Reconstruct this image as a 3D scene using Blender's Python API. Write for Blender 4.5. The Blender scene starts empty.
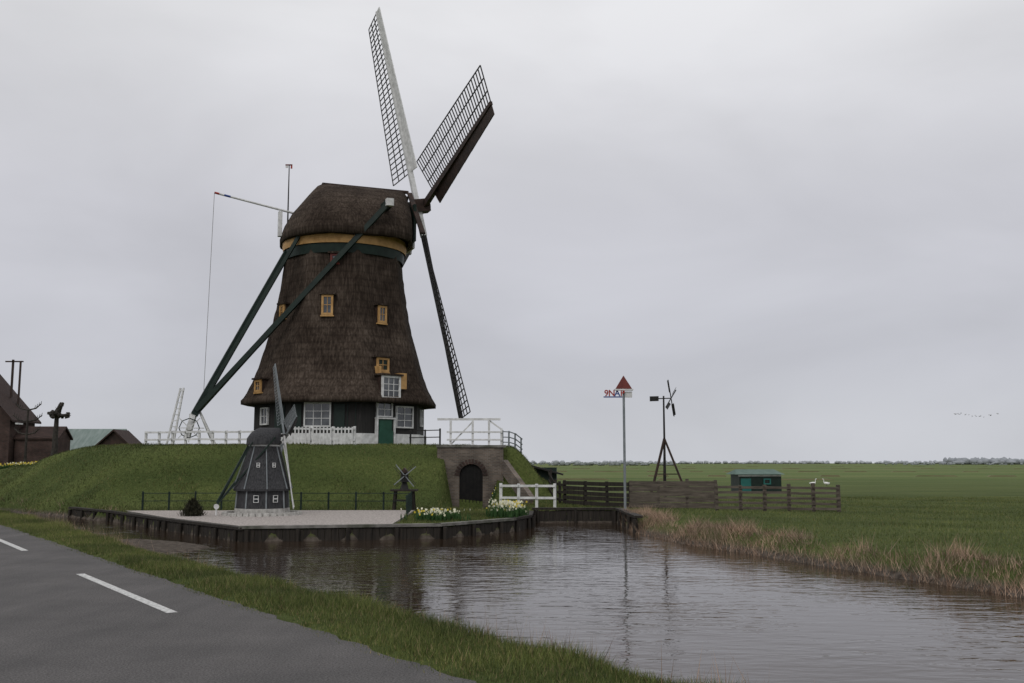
import bpy, math, random
import numpy as np
from mathutils import Vector, Matrix
random.seed(7); rng=np.random.default_rng(7)
scene=bpy.context.scene
rad=math.radians

# ------------------------------------------------------------------ materials
def new_mat(name):
    m=bpy.data.materials.new(name); m.use_nodes=True
    nt=m.node_tree; b=nt.nodes['Principled BSDF']
    b.inputs['Specular IOR Level'].default_value=0.3
    return m,nt,b
def mat_noise(name,c1,c2,scale=3.0,rough=0.8,bump=0.0,bscale=20.0,stretch=(1,1,1),spec=0.3,detail=6,c3=None,s3=0.5,bdist=0.05):
    m,nt,b=new_mat(name)
    geo=nt.nodes.new('ShaderNodeNewGeometry')
    mp=nt.nodes.new('ShaderNodeMapping'); mp.inputs['Scale'].default_value=stretch
    nt.links.new(geo.outputs['Position'],mp.inputs['Vector'])
    n=nt.nodes.new('ShaderNodeTexNoise'); n.inputs['Scale'].default_value=scale; n.inputs['Detail'].default_value=detail
    nt.links.new(mp.outputs[0],n.inputs['Vector'])
    cr=nt.nodes.new('ShaderNodeValToRGB'); cr.color_ramp.elements[0].position=.32; cr.color_ramp.elements[1].position=.68
    cr.color_ramp.elements[0].color=(*c1,1); cr.color_ramp.elements[1].color=(*c2,1)
    nt.links.new(n.outputs['Fac'],cr.inputs['Fac'])
    out=cr.outputs['Color']
    if c3:
        n3=nt.nodes.new('ShaderNodeTexNoise'); n3.inputs['Scale'].default_value=s3; n3.inputs['Detail'].default_value=4
        nt.links.new(geo.outputs['Position'],n3.inputs['Vector'])
        r3=nt.nodes.new('ShaderNodeValToRGB'); r3.color_ramp.elements[0].position=.45; r3.color_ramp.elements[1].position=.7
        nt.links.new(n3.outputs['Fac'],r3.inputs['Fac'])
        mx=nt.nodes.new('ShaderNodeMix'); mx.data_type='RGBA'
        nt.links.new(r3.outputs['Color'],mx.inputs['Factor']); nt.links.new(out,mx.inputs[6]); mx.inputs[7].default_value=(*c3,1)
        out=mx.outputs[2]
    nt.links.new(out,b.inputs['Base Color'])
    b.inputs['Roughness'].default_value=rough; b.inputs['Specular IOR Level'].default_value=spec
    if bump:
        n2=nt.nodes.new('ShaderNodeTexNoise'); n2.inputs['Scale'].default_value=bscale; n2.inputs['Detail'].default_value=5
        nt.links.new(mp.outputs[0],n2.inputs['Vector'])
        bp=nt.nodes.new('ShaderNodeBump'); bp.inputs['Strength'].default_value=bump; bp.inputs['Distance'].default_value=bdist
        nt.links.new(n2.outputs['Fac'],bp.inputs['Height']); nt.links.new(bp.outputs[0],b.inputs['Normal'])
    return m
def mat_blade(name,c1,c2,c3=None,psc=.55):
    m,nt,b=new_mat(name)
    a=nt.nodes.new('ShaderNodeAttribute'); a.attribute_name='rnd'
    cr=nt.nodes.new('ShaderNodeValToRGB'); cr.color_ramp.elements[0].color=(*c1,1); cr.color_ramp.elements[1].color=(*c2,1)
    if c3:
        cr.color_ramp.elements[1].position=.88; e=cr.color_ramp.elements.new(.93); e.color=(*c3,1)
    nt.links.new(a.outputs['Fac'],cr.inputs['Fac'])
    geo=nt.nodes.new('ShaderNodeNewGeometry'); n=nt.nodes.new('ShaderNodeTexNoise'); n.inputs['Scale'].default_value=psc; n.inputs['Detail'].default_value=6
    nt.links.new(geo.outputs['Position'],n.inputs['Vector'])
    r=nt.nodes.new('ShaderNodeValToRGB'); r.color_ramp.elements[0].position=.36; r.color_ramp.elements[0].color=(.66,.66,.62,1); r.color_ramp.elements[1].position=.64; r.color_ramp.elements[1].color=(1.3,1.18,1.1,1)
    nt.links.new(n.outputs['Fac'],r.inputs['Fac'])
    mx=nt.nodes.new('ShaderNodeMix'); mx.data_type='RGBA'; mx.blend_type='MULTIPLY'; mx.inputs['Factor'].default_value=1
    nt.links.new(cr.outputs[0],mx.inputs[6]); nt.links.new(r.outputs[0],mx.inputs[7]); nt.links.new(mx.outputs[2],b.inputs['Base Color'])
    b.inputs['Roughness'].default_value=.7; b.inputs['Specular IOR Level'].default_value=.2
    return m
def mat_thatch():
    m,nt,b=new_mat('thatch')
    geo=nt.nodes.new('ShaderNodeNewGeometry')
    mp=nt.nodes.new('ShaderNodeMapping'); mp.inputs['Scale'].default_value=(6,6,.6)
    nt.links.new(geo.outputs['Position'],mp.inputs['Vector'])
    n=nt.nodes.new('ShaderNodeTexNoise'); n.inputs['Scale'].default_value=1.6; n.inputs['Detail'].default_value=9; n.inputs['Roughness'].default_value=.7
    nt.links.new(mp.outputs[0],n.inputs['Vector'])
    cr=nt.nodes.new('ShaderNodeValToRGB'); e=cr.color_ramp.elements
    e[0].position=.28; e[0].color=(.018,.013,.0105,1); e[1].position=.74; e[1].color=(.120,.096,.080,1)
    x=e.new(.5); x.color=(.052,.040,.032,1)
    nt.links.new(n.outputs['Fac'],cr.inputs['Fac'])
    w=nt.nodes.new('ShaderNodeTexWave'); w.bands_direction='Z'; w.inputs['Scale'].default_value=.75; w.inputs['Distortion'].default_value=1.6; w.inputs['Detail'].default_value=3
    nt.links.new(geo.outputs['Position'],w.inputs['Vector'])
    mx=nt.nodes.new('ShaderNodeMix'); mx.data_type='RGBA'; mx.blend_type='MULTIPLY'
    wr=nt.nodes.new('ShaderNodeValToRGB'); wr.color_ramp.elements[0].color=(.60,.60,.60,1); wr.color_ramp.elements[1].position=.3
    nt.links.new(w.outputs['Fac'],wr.inputs['Fac'])
    mx.inputs['Factor'].default_value=.5
    nt.links.new(cr.outputs[0],mx.inputs[6]); nt.links.new(wr.outputs[0],mx.inputs[7])
    n4=nt.nodes.new('ShaderNodeTexNoise'); n4.inputs['Scale'].default_value=.5; n4.inputs['Detail'].default_value=6; n4.inputs['Roughness'].default_value=.6
    nt.links.new(geo.outputs['Position'],n4.inputs['Vector'])
    r4=nt.nodes.new('ShaderNodeValToRGB'); r4.color_ramp.elements[0].position=.4; r4.color_ramp.elements[1].position=.64
    r4.color_ramp.elements[0].color=(.72,.68,.65,1); r4.color_ramp.elements[1].color=(1.4,1.38,1.34,1)
    nt.links.new(n4.outputs['Fac'],r4.inputs['Fac'])
    m2=nt.nodes.new('ShaderNodeMix'); m2.data_type='RGBA'; m2.blend_type='MULTIPLY'; m2.inputs['Factor'].default_value=1
    nt.links.new(mx.outputs[2],m2.inputs[6]); nt.links.new(r4.outputs[0],m2.inputs[7])
    nt.links.new(m2.outputs[2],b.inputs['Base Color']); b.inputs['Roughness'].default_value=.95; b.inputs['Specular IOR Level'].default_value=.1
    bp=nt.nodes.new('ShaderNodeBump'); bp.inputs['Strength'].default_value=.8; bp.inputs['Distance'].default_value=.12
    nt.links.new(n.outputs['Fac'],bp.inputs['Height']); nt.links.new(bp.outputs[0],b.inputs['Normal'])
    return m
def mat_planks(name,c1,c2,horizontal=False,freq=6.):
    m,nt,b=new_mat(name)
    geo=nt.nodes.new('ShaderNodeNewGeometry')
    mp=nt.nodes.new('ShaderNodeMapping'); mp.inputs['Scale'].default_value=(1,1,8) if horizontal else (8,8,.6)
    nt.links.new(geo.outputs['Position'],mp.inputs['Vector'])
    n=nt.nodes.new('ShaderNodeTexNoise'); n.inputs['Scale'].default_value=1.5; n.inputs['Detail'].default_value=8; n.inputs['Roughness'].default_value=.65
    nt.links.new(mp.outputs[0],n.inputs['Vector'])
    cr=nt.nodes.new('ShaderNodeValToRGB'); cr.color_ramp.elements[0].position=.3; cr.color_ramp.elements[1].position=.7
    cr.color_ramp.elements[0].color=(*c1,1); cr.color_ramp.elements[1].color=(*c2,1)
    nt.links.new(n.outputs['Fac'],cr.inputs['Fac'])
    nt.links.new(cr.outputs[0],b.inputs['Base Color']); b.inputs['Roughness'].default_value=.8
    return m
def mat_brick(name,c1,c2,mortar,scale=1.0):
    m,nt,b=new_mat(name)
    tc=nt.nodes.new('ShaderNodeNewGeometry'); sp=nt.nodes.new('ShaderNodeSeparateXYZ'); cb=nt.nodes.new('ShaderNodeCombineXYZ')
    nt.links.new(tc.outputs['Position'],sp.inputs[0])
    ad=nt.nodes.new('ShaderNodeMath'); ad.operation='ADD'; nt.links.new(sp.outputs[0],ad.inputs[0]); nt.links.new(sp.outputs[1],ad.inputs[1])
    nt.links.new(ad.outputs[0],cb.inputs[0]); nt.links.new(sp.outputs[2],cb.inputs[1])
    br=nt.nodes.new('ShaderNodeTexBrick'); br.inputs['Scale'].default_value=scale
    br.inputs['Brick Width'].default_value=.22; br.inputs['Row Height'].default_value=.075; br.inputs['Mortar Size'].default_value=.01
    br.inputs['Color1'].default_value=(*c1,1); br.inputs['Color2'].default_value=(*c2,1); br.inputs['Mortar'].default_value=(*mortar,1)
    nt.links.new(cb.outputs[0],br.inputs['Vector'])
    n=nt.nodes.new('ShaderNodeTexNoise'); n.inputs['Scale'].default_value=1.3; n.inputs['Detail'].default_value=6
    nt.links.new(tc.outputs['Position'],n.inputs['Vector'])
    r=nt.nodes.new('ShaderNodeValToRGB'); r.color_ramp.elements[0].color=(.45,.45,.45,1); r.color_ramp.elements[0].position=.3; r.color_ramp.elements[1].position=.65
    nt.links.new(n.outputs['Fac'],r.inputs['Fac'])
    mx=nt.nodes.new('ShaderNodeMix'); mx.data_type='RGBA'; mx.blend_type='MULTIPLY'; mx.inputs['Factor'].default_value=1
    nt.links.new(br.outputs['Color'],mx.inputs[6]); nt.links.new(r.outputs[0],mx.inputs[7])
    nt.links.new(mx.outputs[2],b.inputs['Base Color']); b.inputs['Roughness'].default_value=.9
    return m
M={}
M['thatch']=mat_thatch()
M['white']=mat_noise('white_paint',(.5,.5,.49),(.74,.74,.73),scale=4,rough=.55)
M['green']=mat_noise('green_paint',(.006,.015,.012),(.012,.027,.020),scale=3,rough=.5)
M['midgreen']=mat_noise('mid_green_paint',(.012,.058,.035),(.02,.085,.055),scale=3,rough=.5)
M['yellow']=mat_noise('ochre_paint',(.36,.20,.07),(.55,.33,.13),scale=3,rough=.6)
M['black']=mat_noise('black_tar',(.010,.010,.010),(.028,.025,.023),scale=5,rough=.6)
M['blackboards']=mat_planks('tarred_boards',(.012,.012,.012),(.035,.032,.03))
M['brown']=mat_noise('brown_board',(.022,.014,.011),(.055,.032,.024),scale=3,rough=.7)
M['red']=mat_noise('red_paint',(.30,.03,.02),(.4,.05,.035),scale=3,rough=.5)
M['darkred']=mat_noise('dark_red_paint',(.10,.015,.012),(.16,.03,.02),scale=3,rough=.5)
M['blue']=mat_noise('blue_paint',(.02,.05,.22),(.03,.08,.3),scale=3,rough=.5)
M['rope']=mat_noise('rope',(.12,.11,.1),(.2,.19,.17),scale=8)
M['metal']=mat_noise('grey_steel',(.16,.18,.19),(.24,.26,.27),scale=4,rough=.45)
M['wood']=mat_planks('weathered_wood',(.045,.036,.028),(.15,.125,.10),True)
M['darkwood']=mat_planks('dark_wet_wood',(.010,.009,.007),(.042,.034,.027))
M['brick']=mat_brick('old_brick',(.13,.10,.08),(.21,.16,.125),(.2,.19,.17))
M['redbrick']=mat_brick('dark_brick',(.06,.034,.027),(.095,.05,.04),(.08,.07,.065))
M['tile']=mat_noise('roof_tiles',(.022,.013,.011),(.052,.030,.024),scale=2,bump=.4,bscale=5,stretch=(1,4,4))
M['greyroof']=mat_noise('metal_roof',(.14,.19,.17),(.23,.28,.26),scale=1,stretch=(5,1,1),rough=.5)
M['greenroof']=mat_noise('green_felt_roof',(.07,.12,.10),(.12,.18,.15),scale=2,rough=.7)
M['gravel']=mat_noise('gravel',(.20,.175,.16),(.54,.49,.455),scale=14,rough=.95,bump=.6,bscale=30,detail=8)
M['concrete']=mat_noise('concrete',(.12,.115,.105),(.25,.24,.22),scale=3,rough=.9,c3=(.05,.055,.035),s3=1.2)
M['greyboards']=mat_noise('grey_felt',(.022,.022,.024),(.065,.065,.068),scale=5,stretch=(6,6,1),rough=.85,bump=.4,bscale=10)
M['bark']=mat_noise('bark',(.02,.018,.015),(.055,.048,.04),scale=6,bump=.6,bscale=12)
M['swan']=mat_noise('swan_feathers',(.7,.7,.68),(.8,.8,.78),scale=5)
M['orange']=mat_noise('orange_beak',(.5,.15,.02),(.55,.2,.03),scale=5)
M['flower']=mat_noise('daffodil_petals',(.75,.74,.5),(.85,.83,.68),scale=9)
M['yflower']=mat_noise('daffodil_yellow',(.7,.55,.06),(.8,.65,.1),scale=9)
M['stones']=mat_noise('pale_stone',(.3,.29,.27),(.5,.49,.46),scale=7,rough=.9)
def mat_glass():
    m,nt,b=new_mat('window_glass'); b.inputs['Roughness'].default_value=.08; b.inputs['Specular IOR Level'].default_value=.9
    geo=nt.nodes.new('ShaderNodeNewGeometry'); n=nt.nodes.new('ShaderNodeTexNoise'); n.inputs['Scale'].default_value=1.5
    nt.links.new(geo.outputs['Position'],n.inputs['Vector'])
    r=nt.nodes.new('ShaderNodeValToRGB'); r.color_ramp.elements[0].color=(.02,.025,.03,1); r.color_ramp.elements[1].color=(.16,.17,.18,1); r.color_ramp.elements[0].position=.4
    nt.links.new(n.outputs['Fac'],r.inputs['Fac']); nt.links.new(r.outputs[0],b.inputs['Base Color']); return m
M['glass']=mat_glass()

# ------------------------------------------------------------------ builder
def empty(name,loc=(0,0,0)):
    o=bpy.data.objects.new(name,None); bpy.context.collection.objects.link(o); o.location=loc; o.empty_display_size=.5; return o
class B:
    def __init__(s): s.v=[]; s.f=[]; s.m=[]; s.mats=[]; s.sm=[]
    def mi(s,k):
        if k not in s.mats: s.mats.append(k)
        return s.mats.index(k)
    def add(s,vs,fs,mat,smooth=False):
        o=len(s.v); s.v+= [tuple(p) for p in vs]; i=s.mi(mat)
        for f in fs: s.f.append([a+o for a in f]); s.m.append(i); s.sm.append(smooth)
    def obox(s,c,ax,ay,az,sx,sy,sz,mat,taper=1.0):
        c=Vector(c); ax=Vector(ax)*sx/2; ay=Vector(ay)*sy/2; az=Vector(az)*sz/2
        vs=[]
        for k in (-1,1):
            q=taper if k>0 else 1.0
            for i,j in ((-1,-1),(1,-1),(1,1),(-1,1)): vs.append(c+ax*i*q+ay*j*q+az*k)
        s.add(vs,[(0,3,2,1),(4,5,6,7),(0,1,5,4),(1,2,6,5),(2,3,7,6),(3,0,4,7)],mat)
    def box(s,c,size,mat,rz=0,taper=1.0):
        ca,sa=math.cos(rz),math.sin(rz)
        s.obox(c,(ca,sa,0),(-sa,ca,0),(0,0,1),*size,mat,taper)
    def beam(s,p1,p2,w,h,mat,up=(0,0,1),taper=1.0):
        p1=Vector(p1);p2=Vector(p2); d=p2-p1; L=d.length; d.normalize(); u=Vector(up)
        if abs(d.dot(u))>.97: u=Vector((0,1,0)) if abs(d.y)<.9 else Vector((1,0,0))
        r=d.cross(u).normalized(); u=r.cross(d).normalized()
        s.obox((p1+p2)/2,r,u,d,w,h,L,mat,taper)
    def cyl(s,p1,p2,r1,r2,mat,n=12,caps=True):
        p1=Vector(p1);p2=Vector(p2); d=(p2-p1).normalized(); u=Vector((0,0,1)) if abs(d.z)<.9 else Vector((1,0,0))
        a=d.cross(u).normalized(); b=d.cross(a)
        vs=[]
        for p,r in((p1,r1),(p2,r2)):
            for i in range(n): t=2*math.pi*i/n; vs.append(p+a*math.cos(t)*r+b*math.sin(t)*r)
        s.add(vs,[(i,(i+1)%n,(i+1)%n+n,i+n) for i in range(n)],mat,True)
        if caps: s.add(vs,[tuple(range(n))[::-1],tuple(range(n,2*n))],mat)
    def poly(s,pts,z0,z1,mat,side=None):
        n=len(pts); vs=[(x,y,z0) for x,y in pts]+[(x,y,z1) for x,y in pts]
        s.add(vs,[tuple(range(n,2*n))],mat); s.add(vs,[(i,(i+1)%n,(i+1)%n+n,i+n) for i in range(n)],side or mat)
    def build(s,name,parent=None):
        me=bpy.data.meshes.new(name); me.from_pydata(s.v,[],s.f)
        for k in s.mats: me.materials.append(M[k])
        me.polygons.foreach_set('material_index',s.m); me.polygons.foreach_set('use_smooth',s.sm); me.update()
        o=bpy.data.objects.new(name,me); bpy.context.collection.objects.link(o)
        if parent: o.parent=parent; o.location=-parent.location
        return o

# ------------------------------------------------------------------ terrain
NS=np.array([.823,.568]); DV=np.array([-.568,.823])
canal=np.array([(-53.7,88.8),(-27.7,51),(-20.5,40.6),(-17.9,36.9),(-14.5,32.0),(-9.2,24.2),(-3.3,15.6),(-.35,11.4),(4.15,5),(14.4,-10),(38,-45),
 (54,-40),(22,-5),(12.3,10.5),(9.6,18.8),(7.4,25.6),(5.4,31.5),(4.4,36.8),(4.4,43),(.9,43),(.7,39.5),(.1,37.3),(-2.4,33.8),(-8.7,32.5),
 (-13,37.9),(-17.2,43.5),(-20.8,47.5),(-28.3,53.8),(-33.3,60.5),(-52.0,87.6)],float)
def sdist(x,y,P):
    d=np.full(x.shape,1e9); ins=np.zeros(x.shape,bool); n=len(P)
    for i in range(n):
        ax,ay=P[i]; bx,by=P[(i+1)%n]; ex,ey=bx-ax,by-ay
        t=np.clip(((x-ax)*ex+(y-ay)*ey)/(ex*ex+ey*ey),0,1)
        d=np.minimum(d,(x-ax-t*ex)**2+(y-ay-t*ey)**2)
        c=((ay>y)!=(by>y))
        xi=(bx-ax)*(y-ay)/(by-ay+1e-12)+ax
        ins^= c&(x<xi)
    d=np.sqrt(d); return np.where(ins,-d,d)
def sstep(a,b,x):
    t=np.clip((x-a)/(b-a),0,1); return t*t*(3-2*t)
def wob(x,y,f): return (np.sin(x*f+1.3*np.sin(y*f*.7))+np.sin(y*f*1.13+1.7*np.sin(x*f*.6+2))+np.sin((x+y)*f*.57+4))/3
MC=(-10.2,60.0)
def H(x,y):
    x=np.asarray(x,float); y=np.asarray(y,float)
    s=x*NS[0]+y*NS[1]-4.15
    dx=x-MC[0]; dy=y-MC[1]
    ax=np.where(dx<0,1.75,1.12); ay=np.where(dy<0,1.0,1.4)
    pw=np.where(dx<0,3.4,2.4)
    q=(np.abs(dx/ax)**pw+np.abs(dy/ay)**pw)**(1/pw)+.22*wob(x,y,.5)
    mound=2.95*(1-sstep(7.3,13.8,q))
    # the mound tails off gently to the left
    tail=1.75*(1-sstep(19,36,-dx))*sstep(-12,-5,dy)*(1-sstep(14,24,dy))*sstep(0,4,-dx)
    mound=np.maximum(mound,tail)
    isl=(1-sstep(44.5,47.5,y))*(1-sstep(1.6,1.9,x))
    land=-.35-.09*isl+mound
    blk=sstep(-6,-4.2,x)*(1-sstep(-.2,2.8,x))*sstep(51.9,52.5,y)*(1-sstep(60,68,y))
    land=np.where(blk>0,np.maximum(land,-.35+2.85*blk),land)
    cut=sstep(-3.5,-3.0,x)*(1-sstep(-1.3,-.7,x))*sstep(45.5,49.5,y)*(1-sstep(51.9,52.1,y))
    land=land*(1-cut)+(-.75)*cut
    land=land+.03*wob(x,y,1.3)*sstep(44,47,y)+.05*wob(x,y,.35)*sstep(6,12,x)
    verge=.0-.10*sstep(.85,1.7,s)+.02*wob(x,y,2.1)*sstep(.15,.6,s)+.02*sstep(.02,.3,s)
    road=(s<.02)&(s>-6.2)
    verge=np.where(road,-.06,verge)
    # land strip between road and canal ends where the canal begins
    out=np.where(s<2.9,verge,np.where((s<4.6)&(y<46),verge,land))
    d=sdist(x,y,canal)
    d=d+.12*wob(x,y,1.9)*np.where((s>6.2)&(y>31)&((x<1.8)|(y>38))&(y<47),0,1)
    steep=(s>6.2)&(y>30)&(y<46)&((x<1.8)|(y>38))
    k=np.where(steep,8.,np.where(s<2.9,.95,np.where(y>46,.85,.62)))
    k=np.where((s<4.6)&(y<46)&~steep,.95,k)
    bank=np.where(d>0,-.85+k*d,np.maximum(-1.8,-.85+np.where(steep,8.,.8)*d))
    u=(x+11.2)*NS[0]+(y-30.6)*NS[1]; w_=(x+11.2)*DV[0]+(y-30.6)*DV[1]
    spit=-.79-.35*sstep(.6,1.3,np.sqrt((u/2.0)**2+(w_/3.6)**2)+.15*wob(x,y,1.6))
    bank=np.where(steep,bank,np.maximum(bank,spit))
    return np.minimum(out,bank)
def grid(lo,a,b,hi,step,g=1.12):
    c=list(np.arange(a,b+1e-6,step)); v=c[-1]; st=step
    while v<hi: st*=g; v+=st; c.append(v)
    v=c[0]; st=step
    pre=[]
    while v>lo: st*=g; v-=st; pre.append(v)
    return np.array(pre[::-1]+c)
xs=grid(-4000,-36,24,5000,.25); ys=grid(-250,4,62,6000,.25)
X,Y=np.meshgrid(xs,ys); Z=H(X,Y)
nx,ny=len(xs),len(ys)
V=np.stack([X.ravel(),Y.ravel(),Z.ravel()],1)
idx=np.arange(nx*ny).reshape(ny,nx)
F=np.stack([idx[:-1,:-1].ravel(),idx[:-1,1:].ravel(),idx[1:,1:].ravel(),idx[1:,:-1].ravel()],1)
def np_mesh(name,V,F,mat,smooth=True):
    me=bpy.data.meshes.new(name); k=F.shape[1]
    me.vertices.add(len(V)); me.vertices.foreach_set('co',V.astype(np.float32).ravel())
    me.loops.add(F.size); me.loops.foreach_set('vertex_index',F.astype(np.int32).ravel())
    me.polygons.add(len(F)); me.polygons.foreach_set('loop_start',np.arange(0,F.size,k,dtype=np.int32)); me.polygons.foreach_set('loop_total',np.full(len(F),k,dtype=np.int32))
    me.polygons.foreach_set('use_smooth',np.full(len(F),smooth))
    me.materials.append(mat); me.update(calc_edges=True); me.validate()
    o=bpy.data.objects.new(name,me); bpy.context.collection.objects.link(o); return o
def mat_ground():
    m,nt,b=new_mat('meadow')
    geo=nt.nodes.new('ShaderNodeNewGeometry')
    def noise(sc,det,stretch=None,rough=.5):
        n=nt.nodes.new('ShaderNodeTexNoise'); n.inputs['Scale'].default_value=sc; n.inputs['Detail'].default_value=det; n.inputs['Roughness'].default_value=rough
        if stretch:
            mp=nt.nodes.new('ShaderNodeMapping'); mp.inputs['Scale'].default_value=stretch; mp.inputs['Rotation'].default_value=(0,0,.25)
            nt.links.new(geo.outputs['Position'],mp.inputs['Vector']); nt.links.new(mp.outputs[0],n.inputs['Vector'])
        else: nt.links.new(geo.outputs['Position'],n.inputs['Vector'])
        return n.outputs['Fac']
    def ramp(f,p0,c0,p1,c1):
        r=nt.nodes.new('ShaderNodeValToRGB'); e=r.color_ramp.elements; e[0].position=p0;e[0].color=(*c0,1);e[1].position=p1;e[1].color=(*c1,1)
        nt.links.new(f,r.inputs['Fac']); return r.outputs[0]
    def mix(f,a,bb,mode='MIX'):
        x=nt.nodes.new('ShaderNodeMix'); x.data_type='RGBA'; x.blend_type=mode
        if isinstance(f,float): x.inputs['Factor'].default_value=f
        else: nt.links.new(f,x.inputs['Factor'])
        nt.links.new(a,x.inputs[6]); nt.links.new(bb,x.inputs[7]); return x.outputs[2]
    fine=ramp(noise(9,10,rough=.7),.3,(.042,.060,.018),.72,(.118,.15,.048))
    big=ramp(noise(.25,6,(.5,1.6,1)),.35,(.68,.70,.66),.7,(1.25,1.15,1.1))
    c=mix(1.0,fine,big,'MULTIPLY')
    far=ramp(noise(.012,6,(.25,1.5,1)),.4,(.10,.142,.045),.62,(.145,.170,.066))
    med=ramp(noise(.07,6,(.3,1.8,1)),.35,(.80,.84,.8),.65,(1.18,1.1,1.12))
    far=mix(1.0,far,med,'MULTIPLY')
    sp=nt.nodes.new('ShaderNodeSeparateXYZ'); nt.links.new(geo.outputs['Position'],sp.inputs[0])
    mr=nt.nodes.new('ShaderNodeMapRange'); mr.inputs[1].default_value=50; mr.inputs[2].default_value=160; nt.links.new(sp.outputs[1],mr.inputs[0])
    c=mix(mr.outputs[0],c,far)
    mud=ramp(noise(5,8),.3,(.04,.032,.026),.7,(.14,.118,.098))
    mz=nt.nodes.new('ShaderNodeMapRange'); mz.inputs[1].default_value=-.6; mz.inputs[2].default_value=-.76; nt.links.new(sp.outputs[2],mz.inputs[0])
    c=mix(mz.outputs[0],c,mud)
    nt.links.new(c,b.inputs['Base Color']); b.inputs['Roughness'].default_value=.95; b.inputs['Specular IOR Level'].default_value=.1
    bp=nt.nodes.new('ShaderNodeBump'); bp.inputs['Strength'].default_value=.7; bp.inputs['Distance'].default_value=.08
    nt.links.new(noise(14,8,rough=.7),bp.inputs['Height']); nt.links.new(bp.outputs[0],b.inputs['Normal'])
    return m
np_mesh('ground',V,F,mat_ground())
def h1(x,y): return float(H(np.array([x]),np.array([y]))[0])

# water
def mat_water():
    m,nt,b=new_mat('canal_water')
    b.inputs['Base Color'].default_value=(.034,.022,.014,1); b.inputs['Roughness'].default_value=.03; b.inputs['IOR'].default_value=1.33; b.inputs['Specular IOR Level'].default_value=.5
    b.inputs['Specular Tint'].default_value=(.88,.82,.80,1)
    geo=nt.nodes.new('ShaderNodeNewGeometry')
    def ns(sc,rot,f,det,dist=.4):
        mp=nt.nodes.new('ShaderNodeMapping'); mp.inputs['Rotation'].default_value=(0,0,rot); mp.inputs['Scale'].default_value=sc
        nt.links.new(geo.outputs['Position'],mp.inputs['Vector'])
        n=nt.nodes.new('ShaderNodeTexNoise'); n.inputs['Scale'].default_value=f; n.inputs['Detail'].default_value=det; n.inputs['Roughness'].default_value=.5; n.inputs['Distortion'].default_value=dist
        nt.links.new(mp.outputs[0],n.inputs['Vector']); return n.outputs['Fac']
    a=ns((1.2,3.0,1),.35,1.0,3); c=ns((2.6,5.5,1),-.15,1.0,2,.2)
    ad=nt.nodes.new('ShaderNodeMath'); ad.operation='MULTIPLY_ADD'; nt.links.new(c,ad.inputs[0]); ad.inputs[1].default_value=.35; nt.links.new(a,ad.inputs[2])
    g=ns((1,1,1),0,.16,2,0)
    r=nt.nodes.new('ShaderNodeMapRange'); r.inputs[1].default_value=.38; r.inputs[2].default_value=.62; r.inputs[3].default_value=.28; r.inputs[4].default_value=1.0
    nt.links.new(g,r.inputs[0])
    mu=nt.nodes.new('ShaderNodeMath'); mu.operation='MULTIPLY'; nt.links.new(ad.outputs[0],mu.inputs[0]); nt.links.new(r.outputs[0],mu.inputs[1])
    bp=nt.nodes.new('ShaderNodeBump'); bp.inputs['Strength'].default_value=1; bp.inputs['Distance'].default_value=.030
    nt.links.new(mu.outputs[0],bp.inputs['Height']); nt.links.new(bp.outputs[0],b.inputs['Normal'])
    return m
np_mesh('canal_water',np.array([(-60,-50,-.85),(60,-50,-.85),(60,95,-.85),(-60,95,-.85)],float),np.array([[0,1,2,3]]),mat_water(),False)

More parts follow.
